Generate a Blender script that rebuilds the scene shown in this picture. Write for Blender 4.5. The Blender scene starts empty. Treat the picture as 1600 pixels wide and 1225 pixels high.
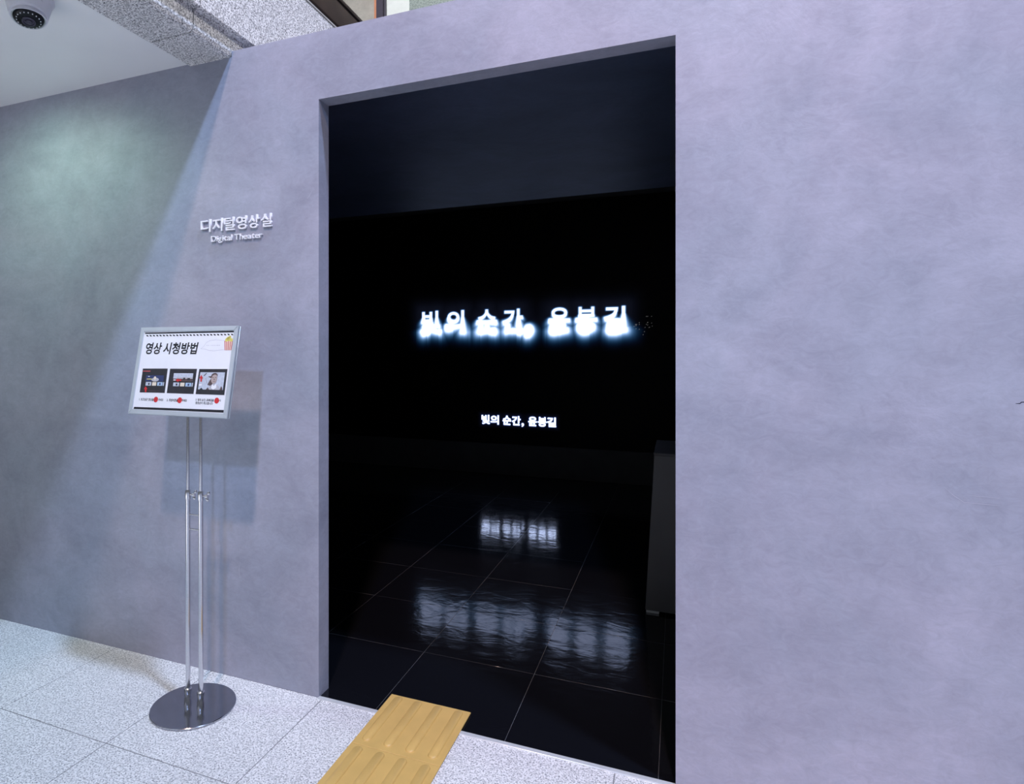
import bpy, bmesh, math, random
import numpy as np
from mathutils import Vector, Matrix
from mathutils.bvhtree import BVHTree

random.seed(7)
SC = bpy.context.scene
COL = SC.collection

# ------------------------------------------------------------------ camera
YAW = 0.39316
cam_data = bpy.data.cameras.new('camera')
cam = bpy.data.objects.new('camera', cam_data)
COL.objects.link(cam)
cam.location = (1.187, -1.917, 1.24)
cam.rotation_euler = (math.pi / 2, 0, YAW)
cam_data.sensor_fit = 'HORIZONTAL'
cam_data.sensor_width = 36.0
cam_data.lens = 970.9 / 1600 * 36.0
cam_data.shift_x = (800 - 656) / 1600
cam_data.shift_y = (549 - 612.5) / 1600
cam_data.clip_start = 0.02
SC.camera = cam

# ------------------------------------------------------------------ world, lamps of the hall and added fill lamps
world = bpy.data.worlds.new('hall_ambient')
SC.world = world
world.use_nodes = True
wb = world.node_tree.nodes['Background']
wb.inputs['Color'].default_value = (0.86, 0.90, 1.0, 1)
wb.inputs['Strength'].default_value = 0.20

def lamp(name, kind, loc, energy, color, radius=0.05, target=None, spot=None, blend=0.3):
    d = bpy.data.lights.new(name, kind)
    d.energy = energy
    d.color = color
    d.shadow_soft_size = radius
    if spot:
        d.spot_size = math.radians(spot)
        d.spot_blend = blend
    o = bpy.data.objects.new(name, d)
    COL.objects.link(o)
    o.location = loc
    if target is not None:
        o.rotation_euler = (Vector(target) - Vector(loc)).to_track_quat('-Z', 'Y').to_euler()
    return o

lamp('hall_lamp_warm', 'SPOT', (2.15, -6.0, 9.6), 3150, (1.0, 0.68, 0.56), 0.22, (1.7, 0, 3.2), 42, 1.0)
lamp('hall_lamp_cool', 'SPOT', (3.6, -11.4, 9.5), 5000, (0.43, 0.60, 1.0), 0.36, (1.7, 0, 3.2), 32, 1.0)
lamp('hall_lamp_high', 'SPOT', (5.0, -2.05, 12.0), 4700, (0.52, 0.66, 1.0), 0.40, (0.6, -0.3, 0.5), 60, 0.6)
lamp('ceiling_downlight', 'SPOT', (-1.32, -0.50, 2.365), 32, (0.64, 1.0, 0.76), 0.06, (-1.30, -0.02, 0.5), 160, 0.9)
lamp('added_bounce_fill', 'SPOT', (-1.7, -3.0, 2.365), 620, (0.95, 0.95, 1.0), 0.05, (-1.7, -3.0, 0), 80, 0.5)  # added unseen spot; its floor bounce brightens the mezzanine ceiling
lamp('added_upper_fill', 'SPOT', (-1.4, 0.9, 6.6), 560, (1.0, 0.98, 0.95), 0.10, (-1.9, 4.6, 5.0), 100, 0.6)  # added unseen fill that lifts the rear wall above the theatre
lamp('added_upper_fill.001', 'SPOT', (4.2, 1.6, 5.2), 420, (1.0, 0.97, 0.96), 0.20, (-0.35, 0.0, 2.65), 34, 0.5)  # added unseen fill, aimed at the parapet face to brighten it

SC.view_settings.view_transform = 'Standard'
SC.view_settings.look = 'None'
SC.view_settings.exposure = -0.06
SC.view_settings.gamma = 1.0
SC.view_settings.use_curve_mapping = False

# ------------------------------------------------------------------ material helpers
def srgb(r, g, b):
    f = lambda c: (c / 255 / 12.92) if c / 255 <= 0.04045 else ((c / 255 + 0.055) / 1.055) ** 2.4
    return (f(r), f(g), f(b))

def mat(name, color=(0.5, 0.5, 0.5), rough=0.5, metal=0.0, spec=0.5):
    m = bpy.data.materials.new(name)
    m.use_nodes = True
    nt = m.node_tree
    b = nt.nodes['Principled BSDF']
    b.inputs['Base Color'].default_value = (*color, 1)
    b.inputs['Roughness'].default_value = rough
    b.inputs['Metallic'].default_value = metal
    b.inputs['Specular IOR Level'].default_value = spec
    return m, nt, b

def noise(nt, vec, scale, detail=4, rough=0.55, dist=0.0):
    n = nt.nodes.new('ShaderNodeTexNoise')
    n.inputs['Scale'].default_value = scale
    n.inputs['Detail'].default_value = detail
    n.inputs['Roughness'].default_value = rough
    n.inputs['Distortion'].default_value = dist
    nt.links.new(vec, n.inputs['Vector'])
    return n.outputs['Fac']

def ramp(nt, fac, stops):
    r = nt.nodes.new('ShaderNodeValToRGB')
    el = r.color_ramp.elements
    while len(el) < len(stops):
        el.new(0.5)
    for e, (p, c) in zip(el, stops):
        e.position = p
        e.color = (*c, 1) if len(c) == 3 else c
    nt.links.new(fac, r.inputs['Fac'])
    return r.outputs['Color']

def mapping(nt, vec, scale=(1, 1, 1), rot=(0, 0, 0)):
    n = nt.nodes.new('ShaderNodeMapping')
    n.inputs['Scale'].default_value = scale
    n.inputs['Rotation'].default_value = rot
    nt.links.new(vec, n.inputs['Vector'])
    return n.outputs['Vector']

def mixc(nt, a, b, fac, mode='MIX'):
    n = nt.nodes.new('ShaderNodeMix')
    n.data_type = 'RGBA'
    n.blend_type = mode
    for sock, v in ((n.inputs[6], a), (n.inputs[7], b)):
        if isinstance(v, tuple):
            sock.default_value = (*v, 1)
        else:
            nt.links.new(v, sock)
    if isinstance(fac, (int, float)):
        n.inputs[0].default_value = fac
    else:
        nt.links.new(fac, n.inputs[0])
    return n.outputs[2]

def bump(nt, b, height, strength=0.2, distance=0.01, normal=None):
    n = nt.nodes.new('ShaderNodeBump')
    n.inputs['Strength'].default_value = strength
    n.inputs['Distance'].default_value = distance
    nt.links.new(height, n.inputs['Height'])
    if normal is not None:
        nt.links.new(normal, n.inputs['Normal'])
    nt.links.new(n.outputs['Normal'], b.inputs['Normal'])
    return n.outputs['Normal']

def position(nt):
    return nt.nodes.new('ShaderNodeNewGeometry').outputs['Position']

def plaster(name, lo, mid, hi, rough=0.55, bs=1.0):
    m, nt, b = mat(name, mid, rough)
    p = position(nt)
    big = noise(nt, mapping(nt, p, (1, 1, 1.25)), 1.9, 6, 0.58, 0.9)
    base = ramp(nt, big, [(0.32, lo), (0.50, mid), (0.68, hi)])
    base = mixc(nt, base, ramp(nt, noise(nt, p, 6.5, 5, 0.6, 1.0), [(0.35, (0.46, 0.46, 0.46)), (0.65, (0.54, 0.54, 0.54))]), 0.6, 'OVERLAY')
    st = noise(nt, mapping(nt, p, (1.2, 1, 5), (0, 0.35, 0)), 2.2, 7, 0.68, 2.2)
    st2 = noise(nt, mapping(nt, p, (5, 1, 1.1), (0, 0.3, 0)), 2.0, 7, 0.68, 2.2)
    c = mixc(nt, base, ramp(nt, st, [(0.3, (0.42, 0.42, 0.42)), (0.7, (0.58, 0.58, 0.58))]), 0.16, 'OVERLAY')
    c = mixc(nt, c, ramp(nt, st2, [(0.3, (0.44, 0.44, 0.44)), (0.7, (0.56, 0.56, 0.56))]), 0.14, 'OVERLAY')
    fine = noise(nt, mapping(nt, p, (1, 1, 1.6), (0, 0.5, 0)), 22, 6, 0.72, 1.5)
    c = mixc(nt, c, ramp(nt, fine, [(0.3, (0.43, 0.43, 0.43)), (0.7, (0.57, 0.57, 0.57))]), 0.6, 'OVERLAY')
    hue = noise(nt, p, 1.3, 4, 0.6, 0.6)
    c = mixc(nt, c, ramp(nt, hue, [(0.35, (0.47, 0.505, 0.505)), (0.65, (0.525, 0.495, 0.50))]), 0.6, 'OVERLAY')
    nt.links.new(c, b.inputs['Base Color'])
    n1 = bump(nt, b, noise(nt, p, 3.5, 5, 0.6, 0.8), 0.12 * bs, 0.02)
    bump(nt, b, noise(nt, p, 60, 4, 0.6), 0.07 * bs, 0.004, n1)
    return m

def granite(name, light, mid, dark, scale=150, rough=0.45):
    m, nt, b = mat(name, light, rough)
    p = position(nt)
    v = nt.nodes.new('ShaderNodeTexVoronoi')
    v.inputs['Scale'].default_value = scale * 1.1
    nt.links.new(p, v.inputs['Vector'])
    cells = ramp(nt, v.outputs['Color'], [(0.0, mid), (0.35, mid), (0.45, light), (1.0, light)])
    g = noise(nt, p, scale, 2, 0.7)
    sp = ramp(nt, g, [(0.38, dark), (0.44, mid), (0.475, light)])
    c = mixc(nt, cells, sp, 1.0, 'DARKEN')
    patch = noise(nt, p, 2.2, 4)
    c = mixc(nt, c, ramp(nt, patch, [(0.3, (0.9, 0.9, 0.9)), (0.7, (1.0, 1.0, 1.0))]), 1.0, 'MULTIPLY')
    nt.links.new(c, b.inputs['Base Color'])
    bump(nt, b, g, 0.06, 0.002)
    return m

def plain(name, color, rough=0.5, metal=0.0, var=0.06, scale=30, spec=0.5, bs=0.0):
    m, nt, b = mat(name, color, rough, metal, spec)
    p = position(nt)
    n = noise(nt, p, scale, 3)
    lo = tuple(c * (1 - var) for c in color)
    hi = tuple(min(1, c * (1 + var)) for c in color)
    nt.links.new(ramp(nt, n, [(0.3, lo), (0.7, hi)]), b.inputs['Base Color'])
    if bs:
        bump(nt, b, n, bs, 0.002)
    return m

M = {}
M['plaster'] = plaster('lavender_grey_trowelled_plaster', (0.298, 0.309, 0.375), (0.347, 0.355, 0.425), (0.395, 0.402, 0.478))
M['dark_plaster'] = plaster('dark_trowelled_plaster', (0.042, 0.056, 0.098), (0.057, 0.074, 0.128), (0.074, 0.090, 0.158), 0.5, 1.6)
M['granite'] = granite('white_speckled_granite', (0.93, 0.92, 0.91), (0.68, 0.675, 0.67), (0.20, 0.20, 0.21), 185)
M['granite_beam'] = granite('grey_speckled_granite', (0.90, 0.88, 0.87), (0.50, 0.49, 0.49), (0.08, 0.08, 0.09), 190, 0.6)
M['grout'] = plain('grey_grout', (0.27, 0.27, 0.275), 0.8)
M['vinyl_grout'] = plain('grey_vinyl_joint', (0.16, 0.16, 0.165), 0.8)
M['ceiling_white'] = plain('glossy_white_ceiling_paint', (0.90, 0.90, 0.90), 0.25, 0, 0.02, 3)
M['black_room'] = plain('matt_black_paint', (0.012, 0.012, 0.014), 0.7, 0, 0.1, 6)
M['plinth_dark'] = plain('dark_grey_plinth', (0.10, 0.10, 0.105), 0.6, 0, 0.12, 6)
M['kiosk'] = plain('dark_grey_laminate', (0.115, 0.115, 0.115), 0.5, 0, 0.05, 8)
M['metal_strip'] = plain('pale_metal_strip', (0.80, 0.82, 0.82), 0.35, 0.35, 0.05)
M['chrome'] = plain('polished_chrome', (0.70, 0.70, 0.73), 0.12, 1.0, 0.03)
M['chrome_base'] = plain('brushed_dark_chrome', (0.44, 0.455, 0.50), 0.14, 1.0, 0.03)
M['aluminium'] = plain('satin_aluminium', (0.60, 0.66, 0.69), 0.36, 0.35, 0.03)
M['alu_dark'] = plain('shaded_groove_plastic', (0.10, 0.10, 0.13), 0.5)  # shade inside the frame groove, put into the colour
M['paper'] = plain('white_paper', (0.86, 0.87, 0.90), 0.45, 0, 0.01)
M['ink'] = plain('black_ink', (0.012, 0.013, 0.018), 0.5, 0, 0.1)
M['ink_grey'] = plain('grey_ink', (0.50, 0.50, 0.53), 0.5, 0, 0.05)
M['ink_pale'] = plain('pale_grey_ink', (0.66, 0.66, 0.69), 0.5, 0, 0.05)
M['ink_red'] = plain('red_ink', (0.62, 0.035, 0.04), 0.5, 0, 0.05)
M['ink_rose'] = plain('rose_red_ink', (0.60, 0.10, 0.11), 0.5, 0, 0.05)
M['ink_yellow'] = plain('yellow_ink', (0.74, 0.66, 0.16), 0.5, 0, 0.15, 300)
M['ink_cream'] = plain('cream_ink', (0.80, 0.72, 0.58), 0.5, 0, 0.08)
M['ink_navy'] = plain('navy_ink', (0.035, 0.05, 0.14), 0.5, 0, 0.1)
M['ink_char'] = plain('charcoal_ink', (0.028, 0.028, 0.034), 0.5, 0, 0.2)
M['ink_sky'] = plain('sky_blue_ink', (0.42, 0.58, 0.76), 0.5, 0, 0.08)
M['ink_mist'] = plain('misty_blue_ink', (0.55, 0.60, 0.68), 0.5, 0, 0.12, 120)
M['ink_brown'] = plain('umber_ink', (0.11, 0.075, 0.075), 0.5, 0, 0.2)
M['ink_skin'] = plain('sepia_ink', (0.48, 0.39, 0.36), 0.5, 0, 0.12)
M['letter_white'] = plain('white_acrylic', (0.90, 0.90, 0.93), 0.35, 0, 0.01)
M['tactile'] = plain('ochre_rubber', (0.68, 0.44, 0.14), 0.42, 0, 0.05, 14, 0.5, 0.05)
M['cam_white'] = plain('white_camera_plastic', (0.66, 0.66, 0.70), 0.35, 0, 0.02)
M['cam_dark'] = plain('black_camera_face', (0.010, 0.012, 0.014), 0.25, 0, 0.1, 30, 0.2)
M['cam_lens'] = plain('violet_lens_glass', (0.05, 0.045, 0.07), 0.06, 0, 0.1)
M['cam_rim'] = plain('clear_grey_rim', (0.42, 0.47, 0.46), 0.12, 0, 0.05)
M['cam_led'] = plain('pale_led_dome', (0.75, 0.75, 0.78), 0.2, 0, 0.05)
M['wood_dark'] = plain('dark_brown_painted_rail', (0.052, 0.034, 0.026), 0.4, 0, 0.25, 9, 0.25)
M['wood_black'] = plain('black_brown_rail_groove', (0.012, 0.009, 0.008), 0.4)
M['beige_stone'] = plaster('beige_stone_facing', (0.33, 0.31, 0.285), (0.42, 0.395, 0.365), (0.50, 0.47, 0.43))
M['orange_trim'] = plain('orange_sealant', (0.62, 0.26, 0.15), 0.5)
M['frame_purple'] = plain('dark_violet_window_frame', (0.060, 0.052, 0.082), 0.4)
M['white_wall'] = plain('white_wall_paint', (0.85, 0.90, 0.90), 0.6, 0, 0.03, 25, 0.5, 0.3)
M['green_wall'] = granite('grey_green_wall_finish', (0.36, 0.43, 0.42), (0.27, 0.33, 0.32), (0.20, 0.25, 0.24), 70)
M['scratch'] = plain('pale_scratch', (0.50, 0.50, 0.57), 0.6)
M['crack'] = plain('dark_crack', (0.03, 0.03, 0.05), 0.8)

# black glossy vinyl with soft waves
def vinyl():
    m, nt, b = mat('black_glossy_vinyl', (0.006, 0.0065, 0.009), 0.16)
    p = position(nt)
    info = nt.nodes.new('ShaderNodeObjectInfo')
    add = nt.nodes.new('ShaderNodeVectorMath')
    add.operation = 'MULTIPLY_ADD'
    nt.links.new(info.outputs['Random'], add.inputs[0])
    add.inputs[1].default_value = (7, 9, 5)
    nt.links.new(p, add.inputs[2])
    q = add.outputs['Vector']
    n1 = bump(nt, b, noise(nt, mapping(nt, q, (1, 1.6, 1)), 7, 3, 0.5, 0.6), 0.09, 0.012)
    bump(nt, b, noise(nt, q, 26, 2, 0.5), 0.05, 0.004, n1)
    r = noise(nt, q, 5, 4)
    rr = nt.nodes.new('ShaderNodeMapRange')
    rr.inputs['To Min'].default_value = 0.07
    rr.inputs['To Max'].default_value = 0.13
    nt.links.new(r, rr.inputs['Value'])
    nt.links.new(rr.outputs['Result'], b.inputs['Roughness'])
    return m
M['vinyl'] = vinyl()

def screen_emit():
    m, nt, b = mat('display_picture', (0.003, 0.003, 0.004), 0.5, 0, 0.15)
    a = nt.nodes.new('ShaderNodeAttribute')
    a.attribute_name = 'picture'
    nt.links.new(a.outputs['Color'], b.inputs['Emission Color'])
    b.inputs['Emission Strength'].default_value = 1.0
    return m
M['picture'] = screen_emit()
M['screen_black'] = plain('black_display_glass', (0.003, 0.003, 0.004), 0.5, 0, 0.1, 5, 0.15)

# ------------------------------------------------------------------ mesh helpers
def link(name, me, material, parent=None, loc=None, rot=None):
    o = bpy.data.objects.new(name, me)
    COL.objects.link(o)
    if material is not None and not me.materials:
        me.materials.append(material)
    if parent is not None:
        o.parent = parent
    if loc is not None:
        o.location = loc
    if rot is not None:
        o.rotation_euler = rot
    return o

def from_bm(bm, name, smooth=False):
    bmesh.ops.recalc_face_normals(bm, faces=bm.faces)
    me = bpy.data.meshes.new(name)
    bm.to_mesh(me)
    bm.free()
    if smooth:
        for p in me.polygons:
            p.use_smooth = True
        me.set_sharp_from_angle(angle=math.radians(40))
    return me

def box_bm(bm, lo, hi):
    r = bmesh.ops.create_cube(bm, size=1)
    for v in r['verts']:
        v.co = Vector([(lo[i] + hi[i]) / 2 + v.co[i] * (hi[i] - lo[i]) for i in range(3)])
    return r['verts']

def box_me(name, lo, hi, bev=0.0, seg=2):
    bm = bmesh.new()
    box_bm(bm, lo, hi)
    if bev:
        bmesh.ops.bevel(bm, geom=bm.edges[:], offset=bev, segments=seg, affect='EDGES', profile=0.5)
    return from_bm(bm, name, bool(bev))

def prism_me(name, pts, a0, a1, axis='y', bev=0.0):
    """polygon in two axes extruded along the third"""
    bm = bmesh.new()
    def P(p, a):
        return {'y': (p[0], a, p[1]), 'x': (a, p[0], p[1]), 'z': (p[0], p[1], a)}[axis]
    f = bm.faces.new([bm.verts.new(P(p, a0)) for p in pts])
    r = bmesh.ops.extrude_face_region(bm, geom=[f])
    d = Vector(P((0, 0), a1)) - Vector(P((0, 0), a0))
    bmesh.ops.translate(bm, verts=[v for v in r['geom'] if isinstance(v, bmesh.types.BMVert)], vec=d)
    if bev:
        bmesh.ops.bevel(bm, geom=bm.edges[:], offset=bev, segments=1, affect='EDGES')
    return from_bm(bm, name)

def lathe_me(name, prof, seg=32, smooth=True):
    """profile [(r, z)] revolved about local z; ends with r = 0 close"""
    bm = bmesh.new()
    rings = []
    for r, z in prof:
        if r < 1e-6:
            rings.append([bm.verts.new((0, 0, z))])
        else:
            rings.append([bm.verts.new((r * math.cos(2 * math.pi * i / seg), r * math.sin(2 * math.pi * i / seg), z)) for i in range(seg)])
    for a, b in zip(rings, rings[1:]):
        for i in range(seg):
            j = (i + 1) % seg
            if len(a) == 1 and len(b) > 1:
                bm.faces.new((a[0], b[i], b[j]))
            elif len(b) == 1 and len(a) > 1:
                bm.faces.new((a[i], a[j], b[0]))
            elif len(a) > 1:
                bm.faces.new((a[i], a[j], b[j], b[i]))
    if len(rings[0]) > 1:
        bm.faces.new(rings[0])
    if len(rings[-1]) > 1:
        bm.faces.new(rings[-1])
    return from_bm(bm, name, smooth)

def tag(o, label=None, cat=None, group=None, kind=None):
    for k, v in (('label', label), ('category', cat), ('group', group), ('kind', kind)):
        if v:
            o[k] = v
    return o

def empty(name, loc, rot=(0, 0, 0), parent=None):
    o = bpy.data.objects.new(name, None)
    COL.objects.link(o)
    o.location = loc
    o.rotation_euler = rot
    o.empty_display_size = 0.1
    if parent is not None:
        o.parent = parent
    return o

def struct(o, label=None):
    o['kind'] = 'structure'
    if label:
        o['label'] = label
    return o

def glyph(text, size=1.0, bold=0.0, extrude=0.0, bevel=0.0, shear=0.0, fit=None, res=6):
    """mesh of a text; fit = (x0, x1, y0, y1) scales its bounding box"""
    c = bpy.data.curves.new('glyph', 'FONT')
    c.body = text
    c.size = size
    c.offset = bold
    c.extrude = extrude
    c.bevel_depth = bevel
    c.shear = shear
    c.resolution_u = res
    o = bpy.data.objects.new('glyph', c)
    COL.objects.link(o)
    bpy.context.view_layer.update()
    dg = bpy.context.evaluated_depsgraph_get()
    me = bpy.data.meshes.new_from_object(o.evaluated_get(dg))
    bpy.data.objects.remove(o)
    bpy.data.curves.remove(c)
    me.materials.clear()
    if fit and len(me.vertices):
        co = np.empty(len(me.vertices) * 3)
        me.vertices.foreach_get('co', co)
        co = co.reshape(-1, 3)
        for k in (0, 1):
            lo, hi = co[:, k].min(), co[:, k].max()
            t0, t1 = fit[2 * k], fit[2 * k + 1]
            co[:, k] = t0 + (co[:, k] - lo) / max(hi - lo, 1e-9) * (t1 - t0)
        me.vertices.foreach_set('co', co.ravel())
        me.update()
    return me

# ================================================================== STRUCTURE
OW, OH, WT = 1.182, 2.143, 0.068          # opening width, height, wall thickness
outline = [(-4.2, 0), (0, 0), (0, OH), (OW, OH), (OW, 0), (4.6, 0), (4.6, 2.386), (-0.386, 2.386), (-0.386, 2.364), (-0.59, 2.364), (-0.59, 2.373), (-4.2, 2.373)]
wall = struct(link('wall_front', prism_me('wall_front', outline, 0, WT, 'y'), M['plaster']),
              'lavender grey trowelled plaster wall with a tall rectangular doorway')

# fine marks on the plaster
def mark(name, pts, width, m, parent):
    bm = bmesh.new()
    n = len(pts)
    L = []
    for i, (x, z) in enumerate(pts):
        a = Vector(pts[max(i - 1, 0)]); b = Vector(pts[min(i + 1, n - 1)])
        d = (b - a).normalized()
        w = width * (0.35 if i in (0, n - 1) else 1.0) / 2
        L.append((bm.verts.new((x - d.y * w, -0.0004, z + d.x * w)), bm.verts.new((x + d.y * w, -0.0004, z - d.x * w))))
    for (a, b), (c, d) in zip(L, L[1:]):
        bm.faces.new((a, b, d, c))
    return link(name, from_bm(bm, name), m, parent)

mark('crack', [(1.933, 1.1155), (1.941, 1.1155), (1.944, 1.119), (1.952, 1.1195), (1.96, 1.117)], 0.0022, M['crack'], wall)
for pts, w in (([(1.836, 0.888), (1.87, 0.887), (1.905, 0.886)], 0.0010),
               ([(1.795, 0.905), (1.815, 0.885), (1.835, 0.870), (1.87, 0.869), (1.905, 0.868)], 0.0010),
               ([(-0.345, 0.44), (-0.352, 0.41), (-0.348, 0.38)], 0.0016),
               ([(-1.62, 1.80), (-1.60, 1.82), (-1.585, 1.84)], 0.002),
               ([(-0.05, 1.79), (-0.04, 1.80), (-0.03, 1.815)], 0.0012)):
    mark('scratch', pts, w, M['scratch'], wall)

# granite floor of the hall: tiles on a grout bed
bed = struct(link('floor', box_me('floor', (-4.2, -5.5, -0.06), (4.6, 0.0, -0.0008)), M['grout']),
             'white speckled granite tile floor of the hall')
tile = box_me('granite_tile', (0.0016, 0.0018, -0.02), (0.4984, 0.4982, 0), 0.0006, 1)
tile.materials.append(M['granite'])
for i in range(-8, 10):
    for j in range(-11, 1):
        x0, y0 = 0.0165 + 0.5 * i, -0.481 + 0.5 * j
        if x0 < -4.2 or x0 > 4.2:
            continue
        if j == 0:
            continue
        link('granite_tile', tile, None, bed, (x0, y0, 0))
edge_tile = box_me('granite_tile_edge', (0.0016, 0.0018, -0.02), (0.4984, 0.4805, 0), 0.0006, 1)
edge_tile.materials.append(M['granite'])
for i in range(-8, 10):
    x0 = 0.0165 + 0.5 * i
    if -4.2 <= x0 <= 4.2:
        link('granite_tile', edge_tile, None, bed, (x0, -0.481, 0))

# black vinyl floor of the theatre
X0, X1, YB = -3.3, 2.4, 4.2
bed2 = struct(link('floor.001', box_me('floor_inner', (X0, 0.0, -0.06), (X1, YB + 0.1, -0.0005)), M['vinyl_grout']),
              'black glossy vinyl tile floor of the dark theatre')
vt = box_me('vinyl_tile', (0.0005, 0.0008, -0.004), (0.4565, 0.4562, 0.0), 0.0003, 1)
vt.materials.append(M['vinyl'])
P = 0.457
for i in range(-8, 6):
    for j in range(0, 10):
        x0, y0 = 0.2215 + P * i, 0.0 + P * j
        if x0 + P < X0 + 0.05 or x0 > X1 - 0.05 or y0 > YB:
            continue
        link('vinyl_tile', vt, None, bed2, (x0, y0, 0), (random.uniform(-1, 1) * 0.0006, random.uniform(-1, 1) * 0.0006, 0))

struct(link('trim_1', box_me('threshold', (0.0, -0.012, -0.001), (OW, 0.006, 0.004), 0.001, 1), M['metal_strip']),
       'thin pale metal threshold strip across the doorway')

# theatre shell
CE = 2.56                                     # far edge of the lower ceiling
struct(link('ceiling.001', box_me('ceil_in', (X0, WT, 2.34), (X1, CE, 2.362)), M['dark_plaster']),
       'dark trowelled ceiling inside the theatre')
struct(link('ceiling.002', box_me('ceil_high', (X0, CE - 0.03, 3.0), (X1, YB + 0.2, 3.05)), M['black_room']),
       'raised black ceiling in front of the display')
struct(link('trim_2', box_me('ceil_riser', (X0, CE - 0.03, 2.362), (X1, CE, 3.0)), M['black_room']),
       'black riser between the two theatre ceilings')
struct(link('wall_back', box_me('wall_back', (X0, YB + 0.01, 0), (X1, YB + 0.2, 3.05)), M['plinth_dark']),
       'dark back wall of the theatre behind the display')
struct(link('wall_left', box_me('wall_left', (X0 - 0.1, WT, 0), (X0, YB + 0.2, 3.05)), M['black_room']),
       'black left side wall of the theatre')
struct(link('wall_right', box_me('wall_right', (X1, WT, 0), (X1 + 0.1, YB + 0.2, 3.05)), M['black_room']),
       'black right side wall of the theatre')
struct(link('baseboard_back', box_me('baseboard', (X0, YB - 0.012, 0), (X1, YB + 0.01, 0.308), 0.002, 1), M['plinth_dark']),
       'dark grey plinth panel below the display')

# mezzanine: white ceiling, granite edge beam and parapet, dark rail
struct(link('ceiling', box_me('ceil_mezz', (-4.2, -5.5, 2.373), (-0.575, 2.4, 2.62)), M['ceiling_white']),
       'white ceiling under the mezzanine')
para = empty('mezzanine_parapet', (0, 0, 0))
struct(para, 'speckled granite mezzanine edge with stepped profile and dark rail above the wall')
low = [(-0.587, 2.364), (-0.403, 2.364), (-0.392, 2.368), (-0.386, 2.380), (-0.386, 2.444), (-0.587, 2.444)]
up = [(-0.587, 2.4445), (-0.357, 2.4445), (-0.354, 2.448), (-0.354, 2.815), (-0.587, 2.815)]
joints = [-5.5, -4.7, -3.8, -2.9, -2.0, -1.10, -0.204, 0.70, 1.6, 2.4]
for a, b in zip(joints, joints[1:]):
    link('edge_stone', prism_me('edge_stone', low, a + 0.0025, b - 0.0025, 'y'), M['granite_beam'], para)
    link('parapet_stone', prism_me('parapet_stone', up, a + 0.0025, b - 0.0025, 'y'), M['granite_beam'], para)
link('joint_mortar', box_me('mortar', (-0.582, -5.5, 2.37), (-0.391, 2.4, 2.81)), M['grout'], para)
link('cap_strip', box_me('cap_strip', (-0.59, -5.5, 2.815), (-0.350, 2.4, 2.826), 0.002, 1), M['beige_stone'], para)
link('rail', box_me('rail', (-0.43, -5.5, 2.826), (-0.345, 2.4, 2.955), 0.012, 3), M['wood_dark'], para)
link('rail_groove', box_me('rail_groove', (-0.42, -5.5, 2.955), (-0.352, 2.4, 2.962)), M['wood_black'], para)
link('rail_cap', box_me('rail_cap', (-0.44, -5.5, 2.962), (-0.343, 2.4, 2.982), 0.006, 2), M['wood_dark'], para)

# building wall far behind, above the theatre
RY = 4.6
struct(link('wall_rear', box_me('wall_rear', (-7.0, RY, 2.4), (-2.09, RY + 0.2, 9.0)), M['beige_stone']),
       'beige stone wall of the upper floor beyond the rail')
struct(link('wall_rear.001', box_me('wall_rear_white', (-1.94, RY + 0.02, 2.4), (-1.655, RY + 0.2, 9.0)), M['white_wall']),
       'narrow white wall strip beside the violet frame')
struct(link('wall_rear.002', box_me('wall_rear_green', (-1.655, RY + 0.02, 2.4), (6.0, RY + 0.2, 9.0)), M['green_wall']),
       'grey green wall above the theatre wall')
win = struct(link('window_1', box_me('window_frame', (-2.055, RY - 0.03, 2.4), (-1.965, RY + 0.2, 9.0), 0.004, 1), M['frame_purple']),
             'dark violet vertical window frame above the wall')
link('sealant_strip', box_me('sealant', (-2.09, RY - 0.01, 2.4), (-2.055, RY + 0.2, 9.0)), M['orange_trim'], win)
link('frame_edge', box_me('frame_edge', (-1.958, RY - 0.02, 2.4), (-1.94, RY + 0.2, 9.0)), M['frame_purple'], win)
link('frame_gap', box_me('frame_gap', (-1.966, RY + 0.0, 2.4), (-1.957, RY + 0.2, 9.0)), M['ink_pale'], win)

# ================================================================== DISPLAY
disp = empty('display_screen', (0, YB, 0))
tag(disp, 'large black wall display showing a glowing white Korean title and subtitle', 'display')
link('panel', box_me('panel', (-3.0, -0.035, 0.312), (2.1, 0.009, 2.69), 0.002, 1), M['screen_black'], disp)

TITLE = '빛의순간,윤봉길'
TX = [-1.211, -0.939, -0.601, -0.329, -0.165, 0.129, 0.384, 0.648]
SX = [-0.611, -0.517, -0.391, -0.296, -0.231, -0.132, -0.037, 0.054]

def text_tris(xs, w, z0, z1, bold):
    vs, fs = [], []
    for ch, x in zip(TITLE, xs):
        if ch == ',':
            fit = (x - w * 0.11, x + w * 0.11, z0 - (z1 - z0) * 0.12, z0 + (z1 - z0) * 0.22)
        else:
            fit = (x - w / 2, x + w / 2, z0, z1)
        me = glyph(ch, 1.0, bold, fit=fit)
        base = len(vs)
        vs += [Vector((v.co.x, v.co.y, 0)) for v in me.vertices]
        fs += [[base + k for k in p.vertices] for p in me.polygons]
    return vs, fs

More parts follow.
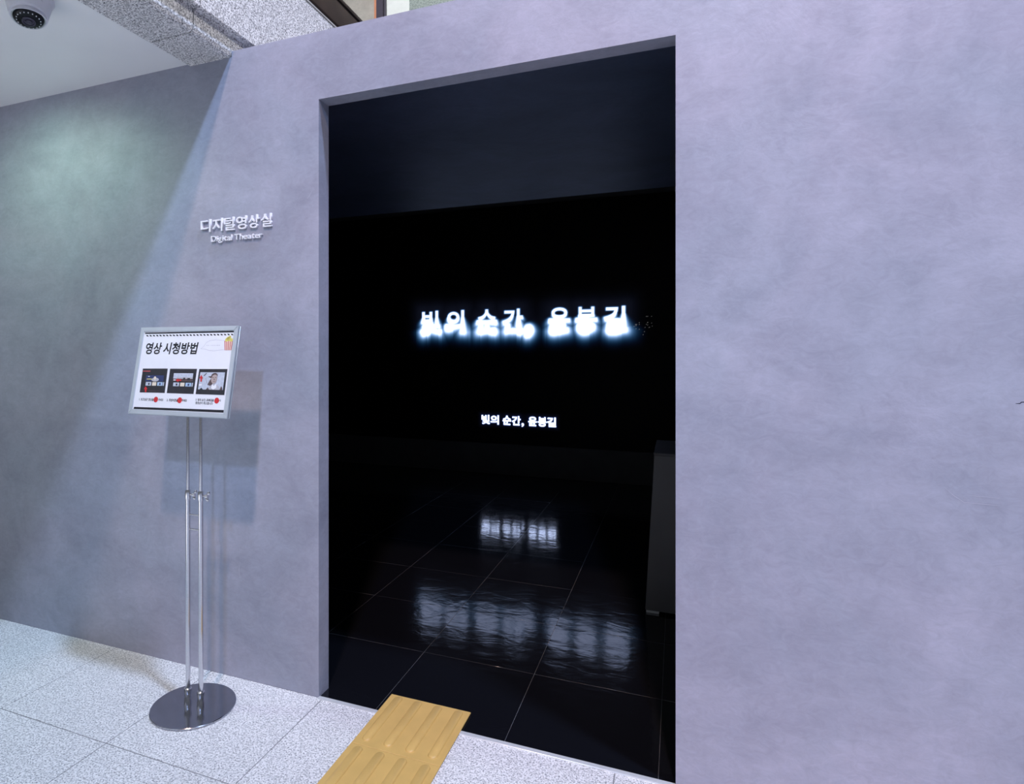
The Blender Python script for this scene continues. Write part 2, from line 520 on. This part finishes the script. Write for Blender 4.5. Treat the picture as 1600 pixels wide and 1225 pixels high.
def picture(name, xs, w, z0, z1, bold, pad, step, shade):
    vs, fs = text_tris(xs, w, z0, z1, bold)
    bvh = BVHTree.FromPolygons(vs, fs)
    x0, x1, y0, y1 = xs[0] - w / 2 - pad, xs[-1] + w / 2 + pad, z0 - pad, z1 + pad
    nx, ny = int((x1 - x0) / step) + 1, int((y1 - y0) / step) + 1
    gx = np.linspace(x0, x1, nx); gy = np.linspace(y0, y1, ny)
    verts, cols = [], []
    for y in gy:
        for x in gx:
            d = bvh.find_nearest(Vector((x, y, 0)))[3]
            edge = min(x - x0, x1 - x, y - y0, y1 - y) / (pad * 0.8)
            cols.append(shade(x, y, d, max(0.0, min(1.0, edge))))
            verts.append((x, -0.0365, y))
    faces = [(j * nx + i, j * nx + i + 1, (j + 1) * nx + i + 1, (j + 1) * nx + i) for j in range(ny - 1) for i in range(nx - 1)]
    me = bpy.data.meshes.new(name)
    me.from_pydata(verts, [], faces)
    at = me.color_attributes.new('picture', 'FLOAT_COLOR', 'POINT')
    at.data.foreach_set('color', np.array([(*c, 1.0) for c in cols], dtype=np.float32).ravel())
    me.update()
    return link(name, me, M['picture'], disp)

sparks = [(0.80 + random.random() * 0.24, 1.50 + random.gauss(0, 0.035)) for _ in range(26)]
rag = [random.uniform(-1, 1) for _ in range(64)]
def shade_title(x, y, d, edge):
    t = max(0.0, min(1.0, (1.60 - y) / 0.16))              # the lower halves bloom wider
    k = int((x + 2) * 24) % 64
    wob = 0.5 + 0.5 * math.sin(x * 23.0 + rag[k] * 0.6)
    r = 0.002 + 0.040 * t * (0.35 + 0.65 * wob)
    s = 0.003 + 0.019 * t
    c = math.exp(-max(0.0, d - r) / s) if d > r else 1.0
    h = math.exp(-(d / 0.11) ** 1.3) * edge
    col = [1.1 * c ** 1.6 + 0.0050 * h, 1.3 * c ** 1.2 + 0.0062 * h, 2.0 * c ** 1.05 + 0.013 * h]
    for sx, sy in sparks:
        if abs(x - sx) < 0.003 and abs(y - sy) < 0.003:
            col = [v + 0.18 for v in col]
    return [v * (edge ** 0.5) for v in col]
def shade_small(x, y, d, edge):
    c = 1.0 if d < 0.0005 else math.exp(-d / 0.0016)
    h = math.exp(-d / 0.03) * edge
    return [4.8 * c ** 1.3 + 0.004 * h, 5.6 * c ** 1.2 + 0.005 * h, 8.0 * c + 0.014 * h]
picture('title_picture', TX, 0.185, 1.435, 1.66, 0.004, 0.26, 0.0056, shade_title)['label'] = 'glowing white Korean title'
picture('subtitle_picture', SX, 0.081, 0.506, 0.593, 0.005, 0.05, 0.0028, shade_small)['label'] = 'small white Korean subtitle'

# ================================================================== PEDESTAL inside
kio = empty('pedestal', (1.045, 1.22, 0))
tag(kio, 'dark grey tapered pedestal standing inside by the right door edge', 'pedestal')
def taper():
    bm = bmesh.new()
    lo = [(0, 0), (0.62, 0), (0.62, 0.47), (0, 0.47)]
    hi = [(0.040, 0), (0.58, 0), (0.58, 0.465), (0.052, 0.465)]
    a = [bm.verts.new((x, y, 0.012)) for x, y in lo]
    b = [bm.verts.new((x, y, 0.748)) for x, y in hi]
    bm.faces.new(a[::-1]); bm.faces.new(b)
    for i in range(4):
        bm.faces.new((a[i], a[(i + 1) % 4], b[(i + 1) % 4], b[i]))
    bmesh.ops.bevel(bm, geom=bm.edges[:], offset=0.002, segments=1, affect='EDGES')
    return from_bm(bm, 'pedestal_body')
link('body', taper(), M['kiosk'], kio)
link('top', box_me('ped_top', (0.038, -0.002, 0.748), (0.582, 0.467, 0.760), 0.0015, 1), M['plinth_dark'], kio)
for fx in (0.0, 0.55):
    for fy in (0.004, 0.40):
        link('foot', box_me('ped_foot', (fx + 0.004, fy, 0.0), (fx + 0.062, fy + 0.05, 0.012), 0.001, 1), M['metal_strip'], kio)

# ================================================================== TACTILE TILES
def tactile_me():
    bm = bmesh.new()
    box_bm(bm, (0.0006, 0.0006, 0), (0.2994, 0.2994, 0.004))
    bmesh.ops.bevel(bm, geom=[e for e in bm.edges if all(v.co.z > 0.003 for v in e.verts)], offset=0.0012, segments=1, affect='EDGES')
    return from_bm(bm, 'tactile_plate')
def bar_me(length=0.268, w=0.032, h=0.005):
    bm = bmesh.new()
    def ring(half, z):
        out = []
        L = length / 2 - w / 2
        for cy, a0 in ((L, 0), (-L, math.pi)):
            for k in range(9):
                a = a0 + math.pi * k / 8
                out.append(bm.verts.new((half * math.cos(a), cy + half * math.sin(a), z)))
        return out
    R = [ring(w / 2, 0), ring(w / 2 - 0.0015, h * 0.6), ring(w / 2 - 0.0045, h), ]
    for a, b in zip(R, R[1:]):
        n = len(a)
        for i in range(n):
            bm.faces.new((a[i], a[(i + 1) % n], b[(i + 1) % n], b[i]))
    bm.faces.new(R[-1])
    return from_bm(bm, 'tactile_bar', True)
plate, bar = tactile_me(), bar_me()
for m_ in (plate, bar):
    m_.materials.append(M['tactile'])
for y0, lab in ((-0.190, 'ochre tactile tile with raised bars lying over the threshold'), (-0.490, 'ochre tactile tile on the granite floor, cut by the frame bottom')):
    t = empty('tactile_tile', (0.236, y0, 0.004))
    tag(t, lab, 'tactile tile', 'ochre tactile tiles at the doorway')
    link('plate', plate, None, t)
    for k in range(4):
        link('bar', bar, None, t, (0.0375 + 0.075 * k, 0.1555, 0.004))

# ================================================================== WALL LETTERING
def lettering(name, chars, boxes, label, depth, bold):
    root = empty(name, ((boxes[0][0] + boxes[-1][1]) / 2, -0.001, boxes[0][2]))
    tag(root, label, 'lettering')
    for ch, (a, b, c, d) in zip(chars, boxes):
        me = glyph(ch, 1.0, bold, extrude=0.5, fit=(a - root.location.x, b - root.location.x, c - root.location.z, d - root.location.z), res=5)
        co = np.empty(len(me.vertices) * 3); me.vertices.foreach_get('co', co); co = co.reshape(-1, 3)
        co[:, 2] = (co[:, 2] - co[:, 2].min()) / max(np.ptp(co[:, 2]), 1e-9) * depth
        new = np.stack([co[:, 0], -co[:, 2], co[:, 1]], 1)
        me.vertices.foreach_set('co', new.ravel()); me.update()
        link('letter', me, M['letter_white'], root)
    return root
kb = []
step = (0.340) / 6
for i in range(6):
    a = -0.532 + step * i
    kb.append((a + 0.003, a + step - 0.005, 1.702, 1.752))
lettering('korean_lettering', '디지털영상실', kb, 'raised white Korean letters on the plaster wall left of the doorway', 0.008, 0.012)
# English line: real advances of the font, scaled to the measured span
def advances(text):
    out = []
    for i, ch in enumerate(text):
        if ch == ' ':
            out.append(None); continue
        me = glyph(ch, 1.0, 0.006)
        xs = [v.co.x for v in me.vertices]; ys = [v.co.y for v in me.vertices]
        out.append((min(xs), max(xs), min(ys), max(ys)))
    return out
def layout(text, x0, x1, z0, cap, gap=0.075, space=0.22):
    ex = advances(text)
    pos, x = [], 0.0
    for e in ex:
        if e is None:
            x += space; pos.append(None); continue
        w = e[1] - e[0]
        pos.append((x, x + w, e[2], e[3])); x += w + gap
    total = x - gap
    capH = ex[0][3] - ex[0][2]
    sx, sz = (x1 - x0) / total, cap / capH
    return [(x0 + p[0] * sx, x0 + p[1] * sx, z0 + p[2] * sz, z0 + p[3] * sz) for p in pos if p], [c for c in text if c != ' ']
eb, ec = layout('Digital Theater', -0.478, -0.239, 1.6635, 0.0215)
lettering('english_lettering', ec, eb, 'small raised white lettering reading Digital Theater under the Korean line', 0.008, 0.006)

# ================================================================== SIGN STAND
stand = empty('sign_stand', (-0.3735, -0.216, 0))
tag(stand, 'chrome two-pole floor stand holding a framed white instruction sign', 'sign stand')
link('base', lathe_me('base', [(0, 0), (0.1405, 0), (0.143, 0.002), (0.143, 0.006), (0.1415, 0.0075), (0, 0.0075)], 72), M['chrome_base'], stand)
PX = (-0.0285, 0.0285)
for k, x in enumerate(PX):
    link('socket', lathe_me('socket', [(0.0135, 0.0075), (0.0135, 0.018), (0.0115, 0.026), (0.0115, 0.040), (0.013, 0.046), (0.013, 0.056), (0.0095, 0.060)], 20), M['chrome'], stand, (x, 0.004, 0))
    link('lower_pole', lathe_me('lower_pole', [(0.0080, 0.010), (0.0080, 0.728)], 20), M['chrome'], stand, (x, 0.004, 0))
    col_ = link('collar', lathe_me('collar', [(0.0098, 0.722), (0.0102, 0.725), (0.0102, 0.750), (0.0098, 0.753), (0.005, 0.753)], 20), M['chrome'], stand, (x, 0.004, 0))
    link('upper_rod', lathe_me('upper_rod', [(0.0054, 0.70), (0.0054, 1.15)], 16), M['chrome'], stand, (x, 0.004, 0))
    # wing screw on the collar: shaft, hub, two wings
    bm = bmesh.new()
    bmesh.ops.create_cone(bm, cap_ends=True, segments=12, radius1=0.003, radius2=0.003, depth=0.014, matrix=Matrix.Translation((0.017, 0, 0.738)) @ Matrix.Rotation(math.pi / 2, 4, 'Y'))
    bmesh.ops.create_cone(bm, cap_ends=True, segments=12, radius1=0.0075, radius2=0.0065, depth=0.009, matrix=Matrix.Translation((0.027, 0, 0.738)) @ Matrix.Rotation(math.pi / 2, 4, 'Y'))
    for sgn in (-1, 1):
        bmesh.ops.create_uvsphere(bm, u_segments=10, v_segments=8, radius=1, matrix=Matrix.Translation((0.031, 0.003 * sgn, 0.738 + 0.0095 * sgn)) @ Matrix.Rotation(0.35 * sgn, 4, 'Y') @ Matrix.Diagonal((0.0062, 0.0050, 0.0085, 1)))
    link('wing_screw', from_bm(bm, 'wing_screw', True), M['chrome'], col_)
for z in (0.668, 0.617):
    bm = bmesh.new()
    bmesh.ops.create_cone(bm, cap_ends=True, segments=12, radius1=0.0029, radius2=0.0029, depth=0.050, matrix=Matrix.Translation((0, 0.004, z)) @ Matrix.Rotation(math.pi / 2, 4, 'Y'))
    link('rung', from_bm(bm, 'rung', True), M['chrome'], stand)

# tilted sign board; local x right, y up the board, z out of its face
BW, BH = 0.433, 0.311
TILT = math.radians(11.0)
board_loc = Vector((-0.6025, -0.2865, 1.0205)) - Vector((-0.3735, -0.216, 0))
board = empty('sign_board', board_loc, (math.pi / 2 - TILT, 0, 0), stand)
FW = 0.0165
def bar_frame(name, quad, z0, z1):
    bm = bmesh.new()
    a = [bm.verts.new((x, y, z0)) for x, y in quad]
    b = [bm.verts.new((x, y, z1)) for x, y in quad]
    bm.faces.new(a[::-1]); top = bm.faces.new(b)
    for i in range(4):
        bm.faces.new((a[i], a[(i + 1) % 4], b[(i + 1) % 4], b[i]))
    bmesh.ops.bevel(bm, geom=list(top.edges), offset=0.0012, segments=2, affect='EDGES')
    return link('frame_bar', from_bm(bm, name, True), M['aluminium'], board)
g = 0.0003
bar_frame('frame_bottom', [(g, 0), (BW - g, 0), (BW - FW - g, FW), (FW + g, FW)], -0.004, 0.0028)
bar_frame('frame_top', [(FW + g, BH - FW), (BW - FW - g, BH - FW), (BW - g, BH), (g, BH)], -0.004, 0.0028)
bar_frame('frame_left', [(0, g), (FW, FW + g), (FW, BH - FW - g), (0, BH - g)], -0.004, 0.0028)
bar_frame('frame_right', [(BW - FW, FW + g), (BW, g), (BW, BH - g), (BW - FW, BH - FW - g)], -0.004, 0.0028)
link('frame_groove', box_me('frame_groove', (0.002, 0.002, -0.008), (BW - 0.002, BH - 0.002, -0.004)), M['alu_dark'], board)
link('back_panel', box_me('back_panel', (0.0, 0.0, -0.014), (BW, BH, -0.008), 0.001, 1), M['aluminium'], board)
link('rod_bracket', box_me('rod_bracket', (0.15, 0.05, -0.034), (0.30, 0.085, -0.014), 0.002, 1), M['chrome'], board)
poster = link('poster', box_me('poster', (0.012, 0.012, -0.003), (BW - 0.012, BH - 0.012, 0.0)), M['paper'], board)

# print: coordinates read off a picture of the sign, turned into board metres
_src = [(235, 88), (1335, 75), (1195, 1130), (80, 1055)]
_dst = [(0, BH), (BW, BH), (BW, 0), (0, 0)]
_A = []
_b = []
for (x, y), (u, v) in zip(_src, _dst):
    _A += [[x, y, 1, 0, 0, 0, -u * x, -u * y], [0, 0, 0, x, y, 1, -v * x, -v * y]]
    _b += [u, v]
_h = np.append(np.linalg.solve(np.array(_A, float), np.array(_b, float)), 1).reshape(3, 3)
def bp(x, y):
    p = _h @ np.array([x, y, 1.0])
    return (p[0] / p[2], p[1] / p[2])
LAY = 0.00025
def flat(name, polys, parent):
    """polys: list of (points in board metres, material key, layer); one printed picture"""
    me = bpy.data.meshes.new(name)
    verts, faces, mi, mats = [], [], [], []
    for pts, k, l in polys:
        if k not in mats:
            mats.append(k)
        base = len(verts)
        verts += [(x, y, LAY * (1 + l)) for x, y in pts]
        faces.append(list(range(base, base + len(pts)))); mi.append(mats.index(k))
    me.from_pydata(verts, [], faces)
    for k in mats:
        me.materials.append(M[k])
    me.polygons.foreach_set('material_index', mi)
    bm = bmesh.new(); bm.from_mesh(me)
    for f in bm.faces:
        f.normal_update()
        if f.normal.z < 0:
            f.normal_flip()
    bm.to_mesh(me); bm.free()
    return link(name, me, None, parent)
def rect(x0, y0, x1, y1):
    return [(x0, y0), (x1, y0), (x1, y1), (x0, y1)]
def pts_px(*ps):
    return [bp(*p) for p in ps]
def ell(cx, cy, rx, ry, n=20):
    return [(cx + rx * math.cos(2 * math.pi * i / n), cy + ry * math.sin(2 * math.pi * i / n)) for i in range(n)]
def text_print(name, text, fit, bold, mkey, shear=0.0):
    me = glyph(text, 1.0, bold, fit=fit, shear=shear, res=4)
    for v in me.vertices:
        v.co.z = LAY
    return link(name, me, M[mkey], poster)

flat('film_strip', [(pts_px((276, 146), (1282, 132), (1280, 150), (273, 160)), 'ink', 0)], poster)
flat('film_strip', [(pts_px((147, 980), (1165, 1032), (1160, 1062), (139, 1003)), 'ink', 0)], poster)
holes = []
for k in range(27):
    x = 288 + k * 36.8 + k * k * 0.06
    y = 181 - (x - 288) * 0.0065
    holes.append((pts_px((x - 5, y - 9), (x + 17, y - 8), (x + 27, y + 8), (x + 5, y + 7)), 'ink', 0))
tag(flat('film_holes', holes, poster), kind='stuff')
# headline
p0, p1 = bp(280, 392), bp(866, 256)
hx0, hx1, hy0, hy1 = bp(283, 330)[0], bp(868, 330)[0], bp(560, 392)[1], bp(560, 258)[1]
for wd, xa, xb in (('영상', 281, 460), ('시청방법', 478, 868)):
    text_print('headline', wd, (bp(xa, 325)[0], bp(xb, 325)[0], hy0, hy1), 0.026, 'ink', 0.10)
# popcorn tub and balloon
tub = []
tl, tr, br, bl = bp(1170, 246), bp(1268, 246), bp(1246, 353), bp(1172, 352)
for k in range(9):
    a, b = k / 9, (k + 1) / 9
    lerp = lambda p, q, t: (p[0] + (q[0] - p[0]) * t, p[1] + (q[1] - p[1]) * t)
    tub.append(([lerp(tl, tr, a), lerp(tl, tr, b), lerp(bl, br, b), lerp(bl, br, a)], 'ink_rose' if k % 2 == 0 else 'ink_cream', 1))
for cx, cy, r in ((1195, 235, 17), (1222, 225, 20), (1250, 236, 16), (1232, 205, 14), (1210, 215, 13)):
    c = bp(cx, cy)
    tub.append((ell(c[0], c[1], r * 0.00039, r * 0.00039, 10), 'ink_yellow', 2))
flat('popcorn_tub', tub, poster)
out = [(900, 332), (935, 305), (965, 262), (1010, 240), (1070, 233), (1130, 238), (1176, 246)]
lowl = [(900, 332), (945, 335), (990, 352), (1050, 358), (1110, 350), (1172, 344)]
bal = []
for line in (out, lowl):
    for (xa, ya), (xb, yb) in zip(line, line[1:]):
        a, b = bp(xa, ya), bp(xb, yb)
        d = Vector((b[0] - a[0], b[1] - a[1])).normalized() * 0.0004
        bal.append(([(a[0] - d.y, a[1] + d.x), (b[0] - d.y, b[1] + d.x), (b[0] + d.y, b[1] - d.x), (a[0] + d.y, a[1] - d.x)], 'ink_grey', 0))
for k in range(8):
    xx = 965 + k * 19 + (8 if k > 1 else 0)
    bal.append((pts_px((xx, 290 + (k % 3) * 2), (xx + 12, 291), (xx + 11, 299), (xx + 1, 300)), 'ink_pale', 0))
flat('speech_balloon', bal, poster)

# three screen photographs
def photo(quad, items):
    q = pts_px(*quad)
    polys = [(q, 'ink_char', 0)]
    def loc(u, v):
        top = (q[0][0] + (q[1][0] - q[0][0]) * u, q[0][1] + (q[1][1] - q[0][1]) * u)
        bot = (q[3][0] + (q[2][0] - q[3][0]) * u, q[3][1] + (q[2][1] - q[3][1]) * u)
        return (top[0] + (bot[0] - top[0]) * v, top[1] + (bot[1] - top[1]) * v)
    for pts, k, l in items:
        polys.append(([loc(u, v) for u, v in pts], k, l))
    return flat('photograph', polys, poster)
R_ = lambda a, b, c, d: [(a, b), (c, b), (c, d), (a, d)]
thumbs = [(R_(0.20, 0.56, 0.42, 0.71), 'ink_mist', 1), (R_(0.30, 0.60, 0.36, 0.68), 'ink_char', 2), (R_(0.46, 0.56, 0.62, 0.71), 'ink_cream', 1), (R_(0.66, 0.56, 0.87, 0.71), 'ink_sky', 1), (R_(0.74, 0.60, 0.80, 0.68), 'ink_navy', 2), (R_(0.89, 0.56, 0.93, 0.71), 'ink_mist', 1)]
photo([(247, 550), (526, 553), (490, 828), (209, 818)],
      [(R_(0.17, 0.28, 0.89, 0.53), 'ink_navy', 1), (ell(0.56, 0.46, 0.15, 0.08, 14), 'ink_grey', 2), (ell(0.545, 0.40, 0.05, 0.075, 14), 'ink_cream', 3),
       (R_(0.22, 0.42, 0.42, 0.455), 'ink_yellow', 2), (R_(0.26, 0.31, 0.33, 0.345), 'ink_mist', 2), (R_(0.02, 0.09, 0.32, 0.125), 'ink_rose', 1), (R_(0.0, 0.92, 0.8, 0.935), 'ink_brown', 1)] + thumbs)
photo([(553, 555), (857, 560), (815, 845), (513, 830)],
      [(R_(0.17, 0.18, 0.89, 0.50), 'ink_mist', 1), (R_(0.17, 0.40, 0.89, 0.50), 'ink_brown', 2), (R_(0.30, 0.34, 0.88, 0.40), 'ink_grey', 2), (R_(0.19, 0.44, 0.29, 0.48), 'paper', 3),
       (R_(0.55, 0.36, 0.62, 0.45), 'ink_char', 3), (R_(0.70, 0.37, 0.80, 0.46), 'ink_char', 3)] + thumbs)
photo([(882, 562), (1203, 566), (1165, 862), (839, 846)],
      [(R_(0.06, 0.13, 0.93, 0.81), 'ink_mist', 1),
       ([(0.40, 0.81), (0.46, 0.66), (0.56, 0.60), (0.68, 0.60), (0.78, 0.68), (0.84, 0.81)], 'ink_grey', 2),
       ([(0.37, 0.62), (0.44, 0.44), (0.50, 0.34), (0.54, 0.40), (0.55, 0.60), (0.47, 0.66)], 'ink_brown', 3),
       ([(0.36, 0.30), (0.45, 0.28), (0.50, 0.33), (0.46, 0.36)], 'ink_brown', 3),
       (ell(0.585, 0.38, 0.105, 0.20, 20), 'ink_skin', 4),
       ([(0.46, 0.30), (0.49, 0.20), (0.56, 0.155), (0.64, 0.16), (0.69, 0.22), (0.69, 0.30), (0.65, 0.23), (0.58, 0.22), (0.52, 0.26), (0.49, 0.36)], 'ink_brown', 5),
       (R_(0.51, 0.325, 0.57, 0.345), 'ink_brown', 5), (R_(0.61, 0.325, 0.66, 0.345), 'ink_brown', 5), ([(0.585, 0.36), (0.61, 0.43), (0.575, 0.43)], 'ink_brown', 5), (R_(0.55, 0.485, 0.63, 0.50), 'ink_brown', 5),
       ([(0.54, 0.58), (0.60, 0.66), (0.68, 0.57), (0.70, 0.72), (0.60, 0.81), (0.52, 0.74)], 'paper', 4),
       ([(0.82, 0.81), (0.86, 0.66), (0.90, 0.72), (0.92, 0.81)], 'ink_brown', 4), ([(0.12, 0.81), (0.18, 0.74), (0.24, 0.81)], 'ink_char', 4), ([(0.34, 0.81), (0.40, 0.72), (0.46, 0.81)], 'ink_brown', 5),
       ([(0.20, 0.26), (0.28, 0.16), (0.30, 0.17), (0.22, 0.28)], 'ink_char', 3), ([(0.07, 0.60), (0.18, 0.59), (0.17, 0.66), (0.07, 0.66)], 'paper', 3),
       ([(0.28, 0.36), (0.29, 0.36), (0.35, 0.56), (0.34, 0.56)], 'ink_brown', 3)])
def arrow(cx, cy, L, W, dirx, diry):
    d = Vector((dirx, diry)).normalized(); n = Vector((-d.y, d.x))
    q = [(0.5, 0), (-0.02, 0.5), (-0.02, 0.2), (-0.5, 0.2), (-0.5, -0.2), (-0.02, -0.2), (-0.02, -0.5)]
    return flat('arrow', [([bp(cx + d.x * a * L + n.x * b * W, cy + d.y * a * L + n.y * b * W) for a, b in q], 'ink_red', 7)], poster)
arrow(281, 783, 64, 44, 0, -1)
arrow(648, 686, 66, 44, -1, 0)
arrow(907, 668, 76, 44, 0.03, -1)
for cx, cy in ((391, 901), (660, 913), (1079, 923)):
    c = bp(cx, cy)
    flat('red_dot', [(ell(c[0], c[1], 0.0098, 0.0098, 28), 'ink_red', 2)], poster)
def caption(text, x0, x1, yt, yb):
    a, b = bp(x0, (yt + yb) / 2)[0], bp(x1, (yt + yb) / 2)[0]
    text_print('caption', text, (a, b, bp((x0 + x1) / 2, yb)[1], bp((x0 + x1) / 2, yt)[1]), 0.022, 'ink')
caption('1. 보고싶은 영상을', 203, 365, 882, 914)
caption('하세요', 418, 474, 890, 920)
caption('2. 재생버튼을', 513, 640, 894, 927)
caption('하세요', 684, 740, 900, 932)
caption('3. 빛의 순간, 윤봉길을', 838, 1046, 899, 931)
caption('시', 1104, 1124, 908, 936)
caption('동영상이 취소됩니다', 836, 1034, 934, 966)

# ================================================================== SECURITY CAMERA
sec = empty('security_camera', (-0.728, -0.562, 2.373))
tag(sec, 'white dome security camera with black lens face hanging from the ceiling', 'security camera')
axis = Vector((0.24, -0.16, -0.95)).normalized()
cut = Vector((0.0, 0.0, -0.066))
def shell():
    me = lathe_me('shell', [(0, 0), (0.072, 0), (0.073, -0.010), (0.068, -0.014), (0.066, -0.020), (0.047, -0.090), (0.0, -0.092)], 64)
    bm = bmesh.new(); bm.from_mesh(me)
    r = bmesh.ops.bisect_plane(bm, geom=bm.verts[:] + bm.edges[:] + bm.faces[:], plane_co=cut, plane_no=axis, clear_outer=True)
    bmesh.ops.holes_fill(bm, edges=[e for e in bm.edges if e.is_boundary])
    return from_bm(bm, 'shell', True)
link('shell', shell(), M['cam_white'], sec)
q = Vector((0, 0, 1)).rotation_difference(axis)
head = empty('camera_head', cut, q.to_euler(), sec); head.scale = (0.90,) * 3       # local +z looks out of the oblique cut
link('rim', lathe_me('rim', [(0.052, -0.004), (0.0535, 0.001), (0.052, 0.004), (0.049, 0.005), (0.0475, 0.001)], 56), M['cam_rim'], head)
link('face', lathe_me('face', [(0.0485, 0.0), (0.0475, 0.004), (0.042, 0.010), (0.034, 0.0145), (0.022, 0.017), (0, 0.017)], 56), M['cam_dark'], head)
link('lens', lathe_me('lens', [(0.022, 0.015), (0.022, 0.020), (0.018, 0.021), (0.016, 0.018), (0.011, 0.0185), (0.0105, 0.022), (0.006, 0.024), (0, 0.0245)], 32), M['cam_lens'], head)
led = lathe_me('led', [(0.0022, -0.001), (0.0019, 0.0012), (0, 0.002)], 10)
led.materials.append(M['cam_led'])
for k in range(18):
    a = 2 * math.pi * (k + 0.5) / 18
    link('led', led, None, head, (0.037 * math.cos(a), 0.037 * math.sin(a), 0.0135))
# brim over the upper half of the face
def brim():
    bm = bmesh.new()
    R0, R1 = 0.0535, 0.0565
    rows = []
    for k in range(25):
        a = math.radians(BRIM + (-78 + 156 * k / 24))
        h = 0.013 * max(0.0, math.cos(math.radians((-78 + 156 * k / 24) * 1.1))) ** 0.6 + 0.001
        rows.append([bm.verts.new((r * math.cos(a), r * math.sin(a), z)) for r, z in ((R0, -0.006), (R0, h), (R1, h), (R1, -0.006))])
    for a, b in zip(rows, rows[1:]):
        for i in range(4):
            bm.faces.new((a[i], a[(i + 1) % 4], b[(i + 1) % 4], b[i]))
    bm.faces.new(rows[0]); bm.faces.new(rows[-1][::-1])
    return from_bm(bm, 'brim', True)
up = q.inverted() @ Vector((0.55, -0.35, 1.0))
BRIM = math.degrees(math.atan2(up.y, up.x))
link('brim', brim(), M['cam_white'], head)

def shell_strip(a0, a1, z0, z1):
    bm = bmesh.new()
    rad = lambda z: 0.066 - (-0.020 - z) * (0.066 - 0.047) / 0.07 + 0.0003
    rows = []
    for k in range(6):
        a = math.radians(a0 + (a1 - a0) * k / 5)
        rows.append([bm.verts.new((rad(z) * math.cos(a), rad(z) * math.sin(a), z)) for z in (z0, z1)])
    for a, b in zip(rows, rows[1:]):
        bm.faces.new((a[0], b[0], b[1], a[1]))
    return link('logo_mark', from_bm(bm, 'logo_mark'), M['ink_grey'], sec)
shell_strip(-22, -8, -0.0245, -0.0262)
shell_strip(-4, -1.5, -0.0235, -0.0285)
shell_strip(-4, 1.5, -0.0275, -0.0288)
